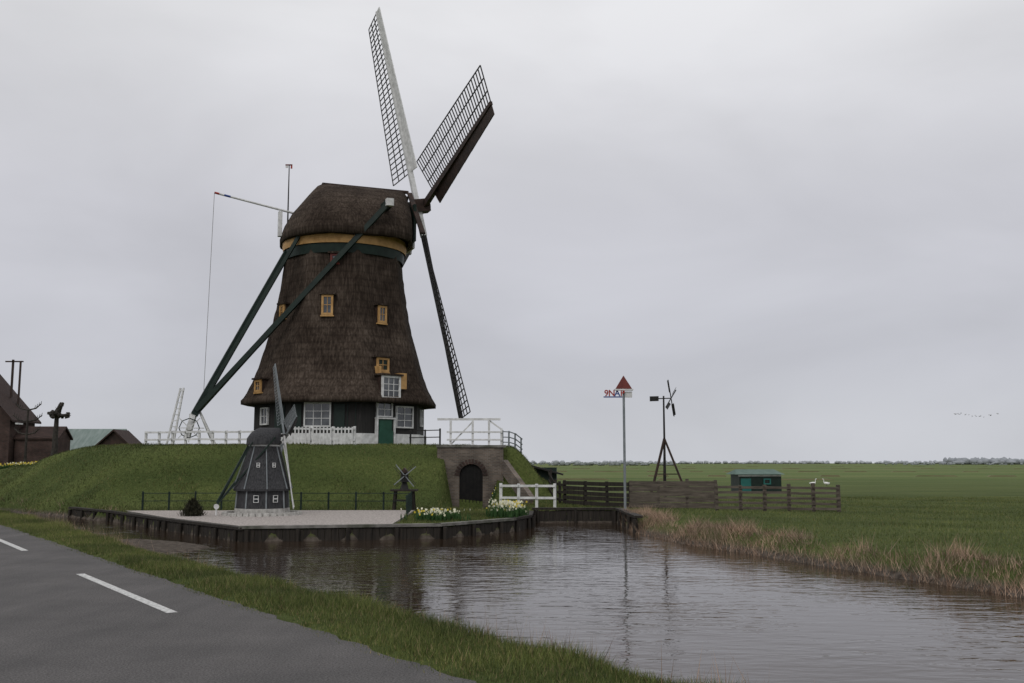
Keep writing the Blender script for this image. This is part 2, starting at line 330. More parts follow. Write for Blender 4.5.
# road
def P2(s,l): p=NS*(s+4.15)+DV*l; return p
def strip(name,s0,s1,l0,l1,z,mat,n=1,wobble=0):
    vs=[];fs=[]
    for i in range(n+1):
        l=l0+(l1-l0)*i/n
        a=P2(s0,l); b_=P2(s1+ (random.uniform(-wobble,wobble) if wobble else 0),l); vs+=[(a[0],a[1],z),(b_[0],b_[1],z)]
    for i in range(n): fs.append((2*i,2*i+1,2*i+3,2*i+2))
    return np_mesh(name,np.array(vs),np.array(fs),mat,False)
def mat_asphalt():
    m,nt,b=new_mat('asphalt')
    geo=nt.nodes.new('ShaderNodeNewGeometry')
    n=nt.nodes.new('ShaderNodeTexNoise'); n.inputs['Scale'].default_value=55; n.inputs['Detail'].default_value=7; n.inputs['Roughness'].default_value=.75; nt.links.new(geo.outputs['Position'],n.inputs['Vector'])
    r=nt.nodes.new('ShaderNodeValToRGB'); r.color_ramp.elements[0].color=(.035,.033,.033,1); r.color_ramp.elements[1].color=(.20,.193,.19,1); r.color_ramp.elements[0].position=.33; r.color_ramp.elements[1].position=.70
    nt.links.new(n.outputs['Fac'],r.inputs['Fac'])
    def mulnoise(src,mapping,sc,det,lo,hi,p0,p1):
        mp=nt.nodes.new('ShaderNodeMapping'); mp.inputs['Rotation'].default_value=mapping[0]; mp.inputs['Scale'].default_value=mapping[1]
        nt.links.new(geo.outputs['Position'],mp.inputs['Vector'])
        k=nt.nodes.new('ShaderNodeTexNoise'); k.inputs['Scale'].default_value=sc; k.inputs['Detail'].default_value=det; k.inputs['Roughness'].default_value=.65; nt.links.new(mp.outputs[0],k.inputs['Vector'])
        q=nt.nodes.new('ShaderNodeValToRGB'); q.color_ramp.elements[0].color=(lo,lo,lo,1); q.color_ramp.elements[1].color=(hi,hi*.99,hi*.985,1); q.color_ramp.elements[0].position=p0; q.color_ramp.elements[1].position=p1
        nt.links.new(k.outputs['Fac'],q.inputs['Fac'])
        mx=nt.nodes.new('ShaderNodeMix'); mx.data_type='RGBA'; mx.blend_type='MULTIPLY'; mx.inputs['Factor'].default_value=1
        nt.links.new(src,mx.inputs[6]); nt.links.new(q.outputs[0],mx.inputs[7]); return mx.outputs[2]
    o=mulnoise(r.outputs[0],((0,0,0),(1,1,1)),.9,8,.85,1.1,.35,.65)
    o=mulnoise(o,((0,0,-.604),(2.2,.06,1)),1,3,.9,1.06,.35,.65)
    nt.links.new(o,b.inputs['Base Color'])
    b.inputs['Roughness'].default_value=.9; b.inputs['Specular IOR Level'].default_value=.15
    bp=nt.nodes.new('ShaderNodeBump'); bp.inputs['Strength'].default_value=.7; bp.inputs['Distance'].default_value=.015
    nt.links.new(n.outputs['Fac'],bp.inputs['Height']); nt.links.new(bp.outputs[0],b.inputs['Normal'])
    return m
strip('road',-6.2,.05,-40,160,0.0,mat_asphalt(),900,.05)
mw=mat_noise('road_paint',(.30,.30,.29),(.70,.70,.68),scale=22,rough=.7,detail=9)
vs=[];fs=[]
for k in range(-4,15):
    l0=2.3+9.4*k if k<1 else 11.5+9.6*(k-1)
    o=len(vs)
    for s_,l_ in ((-.85,l0),(-.73,l0),(-.73,l0+4.75),(-.85,l0+4.75)):
        p=P2(s_,l_); vs.append((p[0],p[1],.004))
    fs.append((o,o+1,o+2,o+3))
np_mesh('road_marking',np.array(vs),np.array(fs),mw,False)

# ------------------------------------------------------------------ grass scatter
def blades(name,x,y,z,h,w,lean,mat):
    n=len(x); a=rng.uniform(0,2*np.pi,n); la=rng.uniform(0,2*np.pi,n); ln=rng.uniform(.1,1,n)*lean*h
    ca,sa=np.cos(a)*w/2,np.sin(a)*w/2
    Vv=np.empty((n,3,3))
    Vv[:,0]=np.stack([x-ca,y-sa,z-.02],1); Vv[:,1]=np.stack([x+ca,y+sa,z-.02],1)
    Vv[:,2]=np.stack([x+np.cos(la)*ln,y+np.sin(la)*ln,z+h],1)
    o=np_mesh(name,Vv.reshape(-1,3),np.arange(3*n).reshape(-1,3),mat,False)
    at=o.data.attributes.new('rnd','FLOAT','POINT'); at.data.foreach_set('value',np.repeat(rng.uniform(0,1,n),3).astype(np.float32))
    return o
gm=mat_blade('grass_blades',(.042,.065,.018),(.165,.205,.062),(.28,.23,.13))
gm3=mat_blade('meadow_blades',(.05,.076,.023),(.155,.19,.062),(.19,.18,.09),.4)
gm2=mat_blade('mound_grass',(.038,.058,.017),(.118,.148,.046),(.18,.16,.075),.35)
rm=mat_blade('dry_reed',(.13,.085,.06),(.52,.40,.31),None,1.2)
n=260000
l=2+40*rng.uniform(0,1,n)**1.5; s=rng.uniform(-.10,2.0,n)
x=NS[0]*(s+4.15)+DV[0]*l; y=NS[1]*(s+4.15)+DV[1]*l; z=H(x,y); k=(z>-.84)
k&= rng.uniform(0,1,n)< (.12+.88*sstep(-.05,.25,s+.08*wob(x,y,3.)))
x,y,z,s=x[k],y[k],z[k],s[k]; hh=rng.uniform(.02,.065,len(x))*(1+1.0*sstep(.4,-.6,wob(x,y,2.3)))*(.35+.65*sstep(0,.4,s))*(1+1.0*sstep(.9,1.4,s))
blades('verge_grass',x,y,np.maximum(z,0*(s<.05)-9*(s>=.05)),hh,rng.uniform(.005,.012,len(x)),1.0,gm)
n=6000; l=rng.uniform(3,34,n); s=1.6+rng.normal(0,.2,n); x=NS[0]*(s+4.15)+DV[0]*l; y=NS[1]*(s+4.15)+DV[1]*l; z=H(x,y); k=(z>-.88)&(wob(x,y,1.1)>-.1)
blades('verge_dry_stalks',x[k],y[k],z[k],rng.uniform(.1,.42,k.sum()),.008,.6,rm)
n=190000; x=rng.uniform(-38,4.3,n); y=rng.uniform(39,62,n); z=H(x,y); s=x*NS[0]+y*NS[1]-4.15
k=(s>2.9)&(z>-.8)&~((x<-4.3)&(y<44)&(x>-16))&((x-MC[0])**2+(y-MC[1])**2>32)
blades('mound_grass',x[k],y[k],z[k],rng.uniform(.03,.11,k.sum())*(1+.7*sstep(.2,.8,wob(x[k],y[k],1.5))),.03,.9,gm2)
n=9000; x=rng.uniform(-4,0.8,n); y=rng.uniform(33.5,43,n); z=H(x,y); k=z>-.5
blades('quay_grass',x[k],y[k],z[k],rng.uniform(.04,.12,k.sum()),.025,.8,gm2)
# rough dry growth along the foot of the mound by the water
n=9000; x=rng.uniform(-34,-17,n); y=rng.uniform(44,62,n); d=sdist(x,y,canal); z=H(x,y); s=x*NS[0]+y*NS[1]-4.15
k=(d>-.05)&(d<.7)&(s>2.9)&(wob(x,y,1.7)>-.3)
blades('bank_dry_grass',x[k],y[k],z[k],rng.uniform(.08,.3,k.sum()),.02,1.0,rm)
n=150000; x=rng.uniform(4,30,n); y=14+46*rng.uniform(0,1,n)**1.3; z=H(x,y); s=x*NS[0]+y*NS[1]-4.15; d=sdist(x,y,canal)
k=(s>6)&(d>.5)&(z>-.8)
blades('meadow_grass',x[k],y[k],z[k],rng.uniform(.02,.09,k.sum())*(1+.8*sstep(.2,.8,wob(x[k],y[k],1.1))),.022,.9,gm3)
n=120000; x=rng.uniform(3.6,14,n); y=rng.uniform(8,41,n); d=sdist(x,y,canal); z=H(x,y)
dens=.5+.5*sstep(-.5,.3,wob(x,y,1.4))
k=(d>-.1)&(d<.2+.95*dens)&(x*NS[0]+y*NS[1]>10)&(rng.uniform(0,1,n)<dens)
x,y,z=x[k],y[k],z[k]
blades('dry_reeds',x,y,z,rng.uniform(.10,.44,len(x))*(.6+.6*sstep(-.4,.6,wob(x,y,2.3))),.014,1.2,rm)

# ------------------------------------------------------------------ windmill
TAU=rad(10); PHI=rad(8.5)
n2=Vector((.935,.355,0)).normalized(); t2=Vector((.355,-.935,0)).normalized(); UP=Vector((0,0,1))
def az(a): a=rad(a); return Vector((math.sin(a),-math.cos(a),0))
def octa(C,levels,mat,b,corner0=21.6,blend=.8,seg=6,noise=0,cap=True):
    N=8*seg; vs=[];fs=[]
    for z,R in levels:
        for i in range(N):
            a=corner0+i*360/N; da=((i%seg)/seg-.5)*45; ro=R*math.cos(rad(22.5))/math.cos(rad(da)); r=ro*blend+R*.975*(1-blend)
            r+=noise*math.sin(z*7+i*1.7)*.5+random.uniform(-noise,noise)
            p=az(a)*r; vs.append((C[0]+p.x,C[1]+p.y,z+random.uniform(-noise,noise)))
    for k in range(len(levels)-1):
        for i in range(N): fs.append((k*N+i,k*N+(i+1)%N,(k+1)*N+(i+1)%N,(k+1)*N+i))
    b.add(vs,fs,mat,blend<.95)
    if cap: b.add(vs,[tuple(range((len(levels)-1)*N,len(levels)*N))],mat)
def window(b,P,o,w,h,fr='white',nx=2,ny=3,fw=.08,depth=.12,pane='glass'):
    P=Vector(P); o=Vector(o).normalized(); r=UP.cross(o).normalized()
    q=P+o*(depth/2)
    b.obox(q+r*(w/2-fw/2),r,o,UP,fw,depth,h,fr); b.obox(q-r*(w/2-fw/2),r,o,UP,fw,depth,h,fr)
    b.obox(q+UP*(h/2-fw/2),r,o,UP,w-2*fw,depth,fw,fr); b.obox(q-UP*(h/2-fw/2),r,o,UP,w-2*fw,depth,fw,fr)
    b.obox(P+o*(depth*.3),r,o,UP,w-2*fw,.02,h-2*fw,pane)
    for i in range(1,nx): b.obox(P+o*(depth*.55)+r*((w-2*fw)*(i/nx-.5)),r,o,UP,.035,.03,h-2*fw,fr)
    for i in range(1,ny): b.obox(P+o*(depth*.55+.004)+UP*((h-2*fw)*(i/ny-.5)),r,o,UP,w-2*fw,.03,.035,fr)
def sails(b,C,n,t,tau,phi,R,k,mats,nb=32):
    C=Vector(C); A=(n*math.cos(tau)+UP*math.sin(tau)); U=(UP*math.cos(tau)-n*math.sin(tau))
    S0=U*math.cos(phi)-t*math.sin(phi); S1=t*math.cos(phi)+U*math.sin(phi)
    D=[S0,S1,-S0,-S1]
    for i in range(4):
        d=D[i]; Ld=D[(i-1)%4]; off=A*(.22*k if i%2 else -.22*k); st,bd,la=mats[i]
        c0=C+off
        b.beam(c0,c0+d*R,.38*k,.30*k,st,up=A,taper=.5)
        r0=.17*R
        def Lat(r):
            om=rad(18-15*(r-r0)/(R-r0)); return Ld*math.cos(om)-A*math.sin(om)
        W=.155*R
        rows=[r0+(R-.02-r0)*j/nb for j in range(nb+1)]
        for r in rows:
            L_=Lat(r); b.beam(c0+d*r,c0+d*r+L_*W,.05*k,.05*k,la,up=A)
        for f in (.33,.67,1.0):
            for j in range(0,nb,4):
                r,r2=rows[j],rows[min(j+4,nb)]
                b.beam(c0+d*r+Lat(r)*W*f,c0+d*r2+Lat(r2)*W*f,.045*k,.055*k,la,up=A)
        for j in range(0,nb,4):
            r,r2=rows[j],rows[min(j+4,nb)]
            a0=c0+d*r; a1=c0+d*r2; l0,l1=Lat(r),Lat(r2); e0,e1=.17*k*.9,.17*k*.7
            wb=.046*R*(1.1-.35*(r/R))
            vs=[a0-l0*e0,a0-l0*(e0+wb),a1-l1*(e1+wb),a1-l1*e1]
            th=A*.03*k; vs=[v-th for v in vs]+[v+th for v in vs]
            b.add(vs,[(0,1,2,3),(7,6,5,4),(0,4,5,1),(1,5,6,2),(2,6,7,3),(3,7,4,0)],bd)
    return A
mill=empty('thatched_windmill',(MC[0],MC[1],2.6))
C=Vector((MC[0],MC[1],0))
b=B()
prof=[(5.0,5.15),(4.97,5.55),(5.0,5.9),(5.22,5.92),(5.5,5.72),(6.3,5.3),(7.3,4.93),(8.43,4.62),(9.6,4.28),(10.9,4.0),(12.4,3.77),(13.9,3.6)]
zz=[5.0,4.97,5.0,5.22]+list(np.linspace(5.4,13.9,30))
lv=[]
for i,z in enumerate(zz):
    if i<4: lv.append(prof[i])
    else: lv.append((z,float(np.interp(z,[p[0] for p in prof[3:]],[p[1] for p in prof[3:]]))))
octa(C,lv,'thatch',b,blend=.88,noise=.02,cap=False)
b.build('thatched_body',mill)
b=B()
octa(C,[(2.2,5.3),(3.28,5.3)],'white',b,blend=1.0)
octa(C,[(3.28,5.12),(5.3,5.12)],'blackboards',b,blend=1.0,cap=False)
ap=5.12*math.cos(rad(22.5))
FA,FR,FL,FRR=az(-.9),az(44.1),az(-45.9),az(89.1)
def face(o,lat,z,a): r=UP.cross(o); return C+o*a+r*lat+UP*z
window(b,face(FA,-.45,4.3,ap+.002),FA,1.5,1.35,'white',3,3)
b.obox(face(FA,-1.6,4.15,ap+.03),UP.cross(FA),FA,UP,.5,.06,1.5,'green')
b.obox(face(FA,.75,4.15,ap+.03),UP.cross(FA),FA,UP,.6,.06,1.5,'green')
for i,lat in enumerate((1.2,1.65)): b.obox(face(FA,lat,4.15,ap+.02),UP.cross(FA),FA,UP,.04,.04,1.6,'green')
b.obox(face(FA,.3,5.02,ap+.05),UP.cross(FA),FA,UP,4.1,.1,.1,'green')
b.obox(face(FR,-.45,3.72,ap+.10),UP.cross(FR),FR,UP,1.15,.2,.9,'green')
b.obox(face(FR,-.45,3.0,ap+.22),UP.cross(FR),FR,UP,1.0,.12,.9,'midgreen')
b.obox(face(FR,-.45,3.72,ap+.21),UP.cross(FR),FR,UP,.85,.03,.7,'midgreen')
for sx_ in (-.6,.6): b.obox(face(FR,-.45+sx_,3.35,ap+.2),UP.cross(FR),FR,UP,.08,.22,1.7,'white')
b.obox(face(FR,-.45,4.13,ap+.2),UP.cross(FR),FR,UP,1.3,.24,.07,'white')
window(b,face(FR,-.45,4.65,ap+.04),FR,1.1,.9,'white',2,2)
window(b,face(FR,1.0,4.25,ap+.002),FR,1.25,1.25,'white',2,3)
b.obox(face(FL,.9,4.0,ap+.03),UP.cross(FL),FL,UP,1.0,.06,1.7,'green')
window(b,face(FL,-.7,4.3,ap+.002),FL,.8,1.0,'white',2,2)
window(b,face(FRR,0,4.3,ap+.002),FRR,.9,1.0,'white',2,2)
b.build('base_wall',mill)
b=B()
def thwin(o,lat,z,w,h,fr='yellow',extra=.12,pane='glass',nx=2,ny=2):
    R_=float(np.interp(z-h/2,[p[0] for p in prof[3:]],[p[1] for p in prof[3:]])); a=R_*math.cos(rad(22.5))+extra
    r=UP.cross(o)
    b.obox(face(o,lat,z,a-.45),r,o,UP,w-.01,.84,h-.01,'brown')
    window(b,face(o,lat,z,a-.03),o,w,h,fr,nx,ny,fw=.12,depth=.1,pane=pane)
    b.obox(face(o,lat,z+h/2+.06,a-.28),r,o,UP,w+.25,.9,.1,'thatch')
    b.obox(face(o,lat,z-h/2-.05,a-.05),r,o,UP,w+.1,.25,.08,fr)
thwin(FA,-.2,10.55,.66,1.15); thwin(FR,-.15,10.15,.6,1.0); thwin(FA,.05,13.35,.5,.55,fr='darkred',extra=.02,nx=1)
thwin(FL,-.4,10.4,.5,.8); thwin(FL,-.55,6.0,.7,.7)
thwin(FR,-.45,5.85,1.3,1.3,fr='white',extra=-.08,nx=3,ny=3); thwin(FR,-.6,7.15,.85,.8,fr='yellow',extra=.05,pane='green')
b.obox(face(FR,.45,6.25,4.95),UP.cross(FR),FR,UP,.42,.9,.9,'yellow'); b.obox(face(FR,-1.0,6.75,4.9),UP.cross(FR),FR,UP,.12,.5,.6,'yellow')
b.build('dormer_windows',mill)
b=B()
octa(C,[(13.7,3.64),(14.25,3.72)],'green',b,blend=.1,cap=True)
octa(C,[(14.25,3.80),(14.5,3.84),(14.95,3.84)],'yellow',b,blend=.1,cap=True)
b.build('cap_ring',mill)
b=B()
def capP(a,bb,z): return C+n2*a+t2*bb+UP*z
N=48; levels=[(14.72,3.8,3.5,3.6),(14.74,4.1,3.85,3.75),(15.2,4.1,3.85,3.78),(15.9,3.85,3.6,3.8),(16.6,3.35,3.2,3.8),(17.2,2.75,2.75,3.78),(17.7,2.1,2.35,3.75),(18.15,1.35,2.0,3.7),(18.42,.7,1.75,3.65),(18.5,.25,1.6,3.6)]
vs=[];fs=[]
for z,hb,ar,af in levels:
    for i in range(N):
        th=2*math.pi*i/N; c_,s_=math.cos(th),math.sin(th)
        ex=.45 if c_>0 else .85
        a=(af if c_>0 else ar)*math.copysign(abs(c_)**ex,c_); bb=hb*math.copysign(abs(s_)**(.7 if c_>0 else .9),s_)
        j=random.uniform(-.05,.05); vs.append(capP(a+j,bb+j,z+j*.5))
for k in range(len(levels)-1):
    for i in range(N): fs.append((k*N+i,k*N+(i+1)%N,(k+1)*N+(i+1)%N,(k+1)*N+i))
fs.append(tuple(range((len(levels)-1)*N,len(levels)*N)))
b.add(vs,fs,'thatch',True)
b.build('thatched_cap',mill)
b=B()
b.beam(capP(-1.5,0,18.56),capP(3.9,0,18.56),.35,.12,'brown')
b.beam(capP(3.87,-1.9,16.2),capP(3.87,1.9,16.2),.16,2.3,'green')
b.beam(capP(4.0,-1.2,15.0),capP(4.0,1.2,15.0),.12,.5,'white')
for sg in(-1,1):
    b.beam(capP(3.95,sg*3.4,15.2),capP(3.9,sg*.4,18.4),.12,.3,'brown',up=n2)
b.build('cap_front',mill)
HUB=capP(4.75,0,17.75)
b=B()
A=n2*math.cos(TAU)+UP*math.sin(TAU)
b.cyl(HUB-A*3,HUB+A*.55,.34,.34,'black',16); b.obox(HUB,t2,A.cross(t2),A,.8,.8,1.0,'brown')
mats=[('white','white','black'),('brown','brown','black'),('black','black','black'),('brown','brown','black')]
sails(b,HUB,n2,t2,TAU,PHI,13.75,1.0,mats)
U=(UP*math.cos(TAU)-n2*math.sin(TAU)); S0=U*math.cos(PHI)-t2*math.sin(PHI)
b.beam(HUB-A*.22,HUB-A*.22-S0*2.0,.40,.34,'white',up=A)
b.beam(HUB-A*.3-t2*.35-UP*.3,HUB-A*.6-t2*.2-UP*3.0,.3,.08,'white',up=A)
b.build('sails',mill)
b=B()
TE=Vector((-18.0,56.7,4.35))
b.beam(capP(-2.6,0,15.9),TE,.40,.40,'green')
b.obox(capP(-3.95,0,15.35)+UP*.5,t2,n2,UP,.35,.22,1.5,'white')
lf,lb=capP(1.6,4.5,16.55),capP(1.6,-4.5,16.55)
b.beam(lf,lb,.40,.40,'green'); b.beam(lf,lf+t2*.35,.42,.42,'white')
b.beam(lf,TE+Vector((.15,-.1,.25)),.28,.28,'green'); b.beam(lb,TE+Vector((.15,.1,.25)),.28,.28,'green')
sf,sb=capP(-2.9,2.2,15.2),capP(-2.9,-2.2,15.2)
b.beam(sf,sb,.3,.3,'green')
b.beam(sf,TE+UP*.9+n2*.55,.20,.20,'green'); b.beam(sb,TE+UP*.9+n2*.55,.20,.20,'green')
gz=h1(TE.x,TE.y)
b.beam(TE+UP*.1,TE+(-n2)*.35+UP*(gz-TE.z+.4),.30,.30,'white')
wc=TE-n2*.25+UP*(-.75)
for i in range(8):
    a0=i*math.pi/4; a1=a0+math.pi/4
    p=lambda a,r:wc+(n2*math.cos(a)+UP*math.sin(a))*r+t2*.35
    b.beam(p(a0,.55),p(a1,.55),.05,.05,'green',up=t2); b.beam(p(a0,.0),p(a0,.8),.05,.05,'white',up=t2)
b.cyl(wc-t2*.5,wc+t2*.5,.13,.13,'white')
b.beam(TE+n2*.3+UP*.2,TE+n2*1.2+t2*.6+UP*(gz-TE.z),.10,.10,'white'); b.beam(TE+n2*.3+UP*.2,TE+n2*1.2-t2*.6+UP*(gz-TE.z),.10,.10,'white')
l0=Vector((-19.5,57.2,h1(-19.5,57.2)-.1)); l1=l0+Vector((.6,0,3.4))
for o in(-.25,.25): b.beam(l0+t2*o+n2*o*.7,l1+t2*o*.5+n2*o*.3,.09,.09,'white')
for i in range(10):
    q=l0.lerp(l1,(i+.5)/10); b.beam(q-t2*.24-n2*.12,q+t2*.24+n2*.12,.05,.05,'white')
b.build('tail_pole_and_braces',mill)
b=B()
p0=capP(-3.2,0,16.6); p1=Vector((-17.4,57.0,17.35))
b.cyl(p0,p0.lerp(p1,.8),.07,.06,'white',8); b.cyl(p0.lerp(p1,.8),p0.lerp(p1,.88),.065,.065,'blue',8); b.cyl(p0.lerp(p1,.88),p0.lerp(p1,.94),.065,.065,'white',8); b.cyl(p0.lerp(p1,.94),p1,.065,.065,'red',8)
b.cyl(p1,Vector((p1.x-.2,p1.y,5.2)),.014,.014,'rope',5)
v0=capP(-3.5,0,15.6); b.cyl(v0,v0+UP*3.95+t2*.0,.05,.03,'black',6)
fr=v0+UP*3.85; b.box(fr+Vector((-.02,0,.1)),(.42,.03,.08),'darkred'); b.box(fr+Vector((.14,0,-.04)),(.10,.03,.18),'red'); b.box(fr+Vector((-.14,0,-.02)),(.16,.03,.12),'white')
b.build('yard_and_wind_vane',mill)

# ------------------------------------------------------------------ model windmill on the platform
PZ=-.37
mm=empty('model_windmill',(-9.86,40.0,PZ)); MCm=Vector((-9.86,40.0,PZ+.24))
b=B()
for i in range(36):
    a=i*2*math.pi/36; p=MCm+Vector((math.cos(a)*1.45,math.sin(a)*1.45,-.19)); b.box(p,(.2,.22,.14),'stones',a+random.uniform(-.3,.3),.8)
def oc(levels,mat,b,blend=1,cap=True): octa(MCm,[(z+MCm.z,r) for z,r in levels],mat,b,blend=blend,cap=cap)
oc([(-.26,1.09),(.02,1.07)],'stones',b)
oc([(.02,1.02),(.75,.98)],'greyboards',b,cap=False)
oc([(.72,.96),(.70,1.13),(.78,1.14),(1.1,1.0),(1.6,.84),(2.1,.69),(2.5,.59)],'greyboards',b,blend=1)
oc([(2.44,.62),(2.50,.62)],'white',b,blend=.5)
for i in range(8):   # corner battens
    o=az(21.6+45*i); b.beam(MCm+o*1.15+UP*.78,MCm+o*.60+UP*2.44,.035,.035,'metal'); b.beam(MCm+o*1.035+UP*.03,MCm+o*.99+UP*.70,.05,.04,'metal')
for a_ in (FA,FR):
    window(b,MCm+a_*.93+UP*.40,a_,.20,.28,'white',1,2,fw=.02,depth=.05)
    window(b,MCm+a_*.76+UP*1.7,a_,.13,.18,'white',1,2,fw=.02,depth=.05)
b.build('body',mm)
b=B(); N=24
def cm(a,bb,z): return MCm+n2*a+t2*bb+UP*z
vs=[];fs=[]; levels=[(2.5,.66,.7,.62),(2.75,.64,.68,.64),(2.95,.5,.55,.64),(3.1,.3,.36,.62),(3.18,.08,.2,.6)]
for z,hb,ar,af in levels:
    for i in range(N):
        th=2*math.pi*i/N; c_,s_=math.cos(th),math.sin(th)
        vs.append(cm((af if c_>0 else ar)*math.copysign(abs(c_)**.7,c_),hb*s_,z))
for k in range(len(levels)-1):
    for i in range(N): fs.append((k*N+i,k*N+(i+1)%N,(k+1)*N+(i+1)%N,(k+1)*N+i))
fs.append(tuple(range((len(levels)-1)*N,len(levels)*N))); b.add(vs,fs,'greyboards',True)
b.beam(cm(.66,-.5,2.6),cm(.66,.5,2.6),.04,.1,'white')
b.build('cap',mm)
b=B(); hub=cm(.82,0,2.9); b.cyl(hub-A*.5,hub+A*.12,.06,.06,'black')
sails(b,hub,n2,t2,rad(7),rad(12),3.0,.26,[('metal','metal','metal'),('metal','black','metal'),('white','midgreen','white'),('metal','black','metal')],nb=20)
b.build('sails',mm)
b=B(); te=cm(-1.75,0,.1)
b.beam(cm(-.5,0,2.7),te,.08,.08,'green')
for sg in(-1,1):
    b.beam(cm(.3,.85*sg,2.75),te+UP*.05,.055,.055,'green'); b.beam(cm(-.5,.5*sg,2.6),te+UP*.15,.045,.045,'green')
b.beam(cm(.3,-.85,2.75),cm(.3,.85,2.75),.07,.07,'green'); b.cyl(te-t2*.06,te+t2*.06,.10,.10,'white'); b.beam(te,te-UP*.34,.06,.06,'white')
b.build('tail',mm)

# ------------------------------------------------------------------ quay, platform
b=B()
pl=[(-16.6,43.4),(-13,38.05),(-8.7,32.75),(-4.0,33.7),(-4.2,43.8)]
b.poly(pl,-.7,PZ,'gravel','concrete'); b.build('gravel_platform')
b=B()
q=[Vector((x,y,0)) for x,y in [(-20.8,47.6),(-17.2,43.6),(-13,37.9),(-8.7,32.5),(-2.4,33.8),(.1,37.3),(.75,39.5),(.9,43),(4.4,43),(4.45,36.6)]]
for i in range(len(q)-1):
    a,c=q[i],q[i+1]; d=(c-a).normalized(); L=(c-a).length; nrm=Vector((-d.y,d.x,0))
    top=-.42 if i<7 else -.30
    if i<3: top-=.04
    n_=max(2,int(L/.22))
    for j in range(n_):
        p=a+d*((j+.5)*L/n_); b.obox(p+nrm*.06+UP*(-1.0+(top+.32)+random.uniform(-.04,0)),d,nrm,UP,L/n_-.012,.06+random.uniform(0,.02),1.3,'darkwood')
    m=(a+c)/2
    b.obox(m+nrm*.12+UP*(top+.02),d,nrm,UP,L+.1,.30,.09,'concrete' if i in(3,4) else 'darkwood')
    for j in range(int(L/1.6)+1):
        p=a+d*(j*1.6+.2); b.cyl(p-nrm*.05-UP*1.5,p-nrm*.05+UP*(top-.05),.07,.07,'darkwood',8)
b.build('quay_wall')
# ------------------------------------------------------------------ fences
def fence(name,pts,hgt,mat,post=.1,spacing=1.5,rails=(.45,.85),rw=.08,rt=.05,top=None,base=None,pickets=0):
    b=B()
    for i in range(len(pts)-1):
        a=Vector((*pts[i],0)); c=Vector((*pts[i+1],0)); L=(c-a).length; n_=max(1,round(L/spacing)); d=(c-a).normalized()
        P=[]
        for j in range(n_+1):
            p=a.lerp(c,j/n_); p.z=h1(p.x,p.y) if base is None else base; P.append(p)
            if j<n_ or i==len(pts)-2:
                tz=hgt+random.uniform(-.02,.02)
                b.obox(p+UP*(tz/2-.1),d,UP.cross(d),UP,post,post,tz+.2,mat)
                if top: b.obox(p+UP*(tz+.03),d,UP.cross(d),UP,post*1.3,post*1.3,.06,top)
        for j in range(n_):
            for r in rails:
                off=UP.cross(d)*(-post/2-rt/2-.002); b.beam(P[j]+UP*(r*hgt)+off-d*.04,P[j+1]+UP*(r*hgt)+off+d*.04,rt,rw,mat)
            for k in range(pickets):
                p=P[j].lerp(P[j+1],(k+.5)/pickets)+UP.cross(d)*(-post/2-rt*1.5-.004); b.obox(p+UP*(hgt*.5),d,UP.cross(d),UP,.07,.025,hgt*.9,mat)
    return b.build(name)
fence('white_rail_fence',[(-19.9,54.6),(-13.2,54.0)],.8,'white',.11,.75,(.4,.9),.1)
fence('white_picket_gate',[(-11.7,53.0),(-8.3,52.9)],1.0,'white',.13,1.15,(.25,.85),.1,.05,pickets=6)
fence('green_post_fence',[(-16.2,44.4),(-10.5,44.6),(-4.4,44.2),(-4.1,39.5)],.8,'green',.07,1.25,(.5,.92),.03,.03,base=-.40)
fence('dark_rail_fence',[(-5.6,55.4),(-3.9,54.4)],.9,'black',.07,.9,(.5,.92),.05,.04)
fence('dark_rail_fence',[(-.5,53.2),(.5,55.4)],.9,'metal',.07,.8,(.3,.6,.92),.05,.04)
b=B(); z0=2.5
for x_ in (-3.2,-2.05,-1.2): b.beam((x_,52.35,z0-.3),(x_,52.35,z0+1.35),.11,.11,'white')
b.beam((-3.9,52.35,z0+1.42),(-.6,52.35,z0+1.42),.11,.11,'white'); b.beam((-3.4,52.27,z0+.75),(-.5,52.27,z0+.75),.05,.09,'white')
b.beam((-3.4,52.27,z0+.35),(-.5,52.27,z0+.35),.05,.09,'white'); b.beam((-3.2,52.43,z0+.1),(-2.05,52.43,z0+1.3),.05,.07,'white')
b.beam((-.55,52.35,z0-.3),(-.55,52.35,z0+.95),.11,.11,'white'); b.beam((-1.2,52.4,z0+1.36),(-.55,52.4,z0+.9),.06,.08,'white')
b.build('white_sluice_frame')
b=B(); xa,xb,y0,y1,zt,zb=-3.75,-.45,51.75,52.2,2.45,-1.2; ac,ar_,az_=-2.1,.6,1.0
N=14; arch=[(ac+ar_*math.cos(math.pi*i/N),az_+ar_*math.sin(math.pi*i/N)) for i in range(N+1)]
yy=y0
b.add([(xb,yy,zb),(xb,yy,az_),(ac+ar_,yy,az_),(ac+ar_,yy,zb)],[(0,1,2,3)],'brick')
b.add([(xa,yy,zb),(xa,yy,az_),(ac-ar_,yy,az_),(ac-ar_,yy,zb)],[(0,1,2,3)],'brick')
tops=[ac+ar_*math.cos(math.pi*i/N) for i in range(N+1)]
for i in range(N):
    b.add([(arch[i][0],yy,arch[i][1]),(tops[i],yy,zt),(tops[i+1],yy,zt),(arch[i+1][0],yy,arch[i+1][1])],[(0,1,2,3)],'brick')
b.add([(xb,yy,az_),(xb,yy,zt),(ac+ar_,yy,zt),(ac+ar_,yy,az_)],[(0,1,2,3)],'brick'); b.add([(xa,yy,az_),(xa,yy,zt),(ac-ar_,yy,zt),(ac-ar_,yy,az_)],[(0,1,2,3)],'brick')
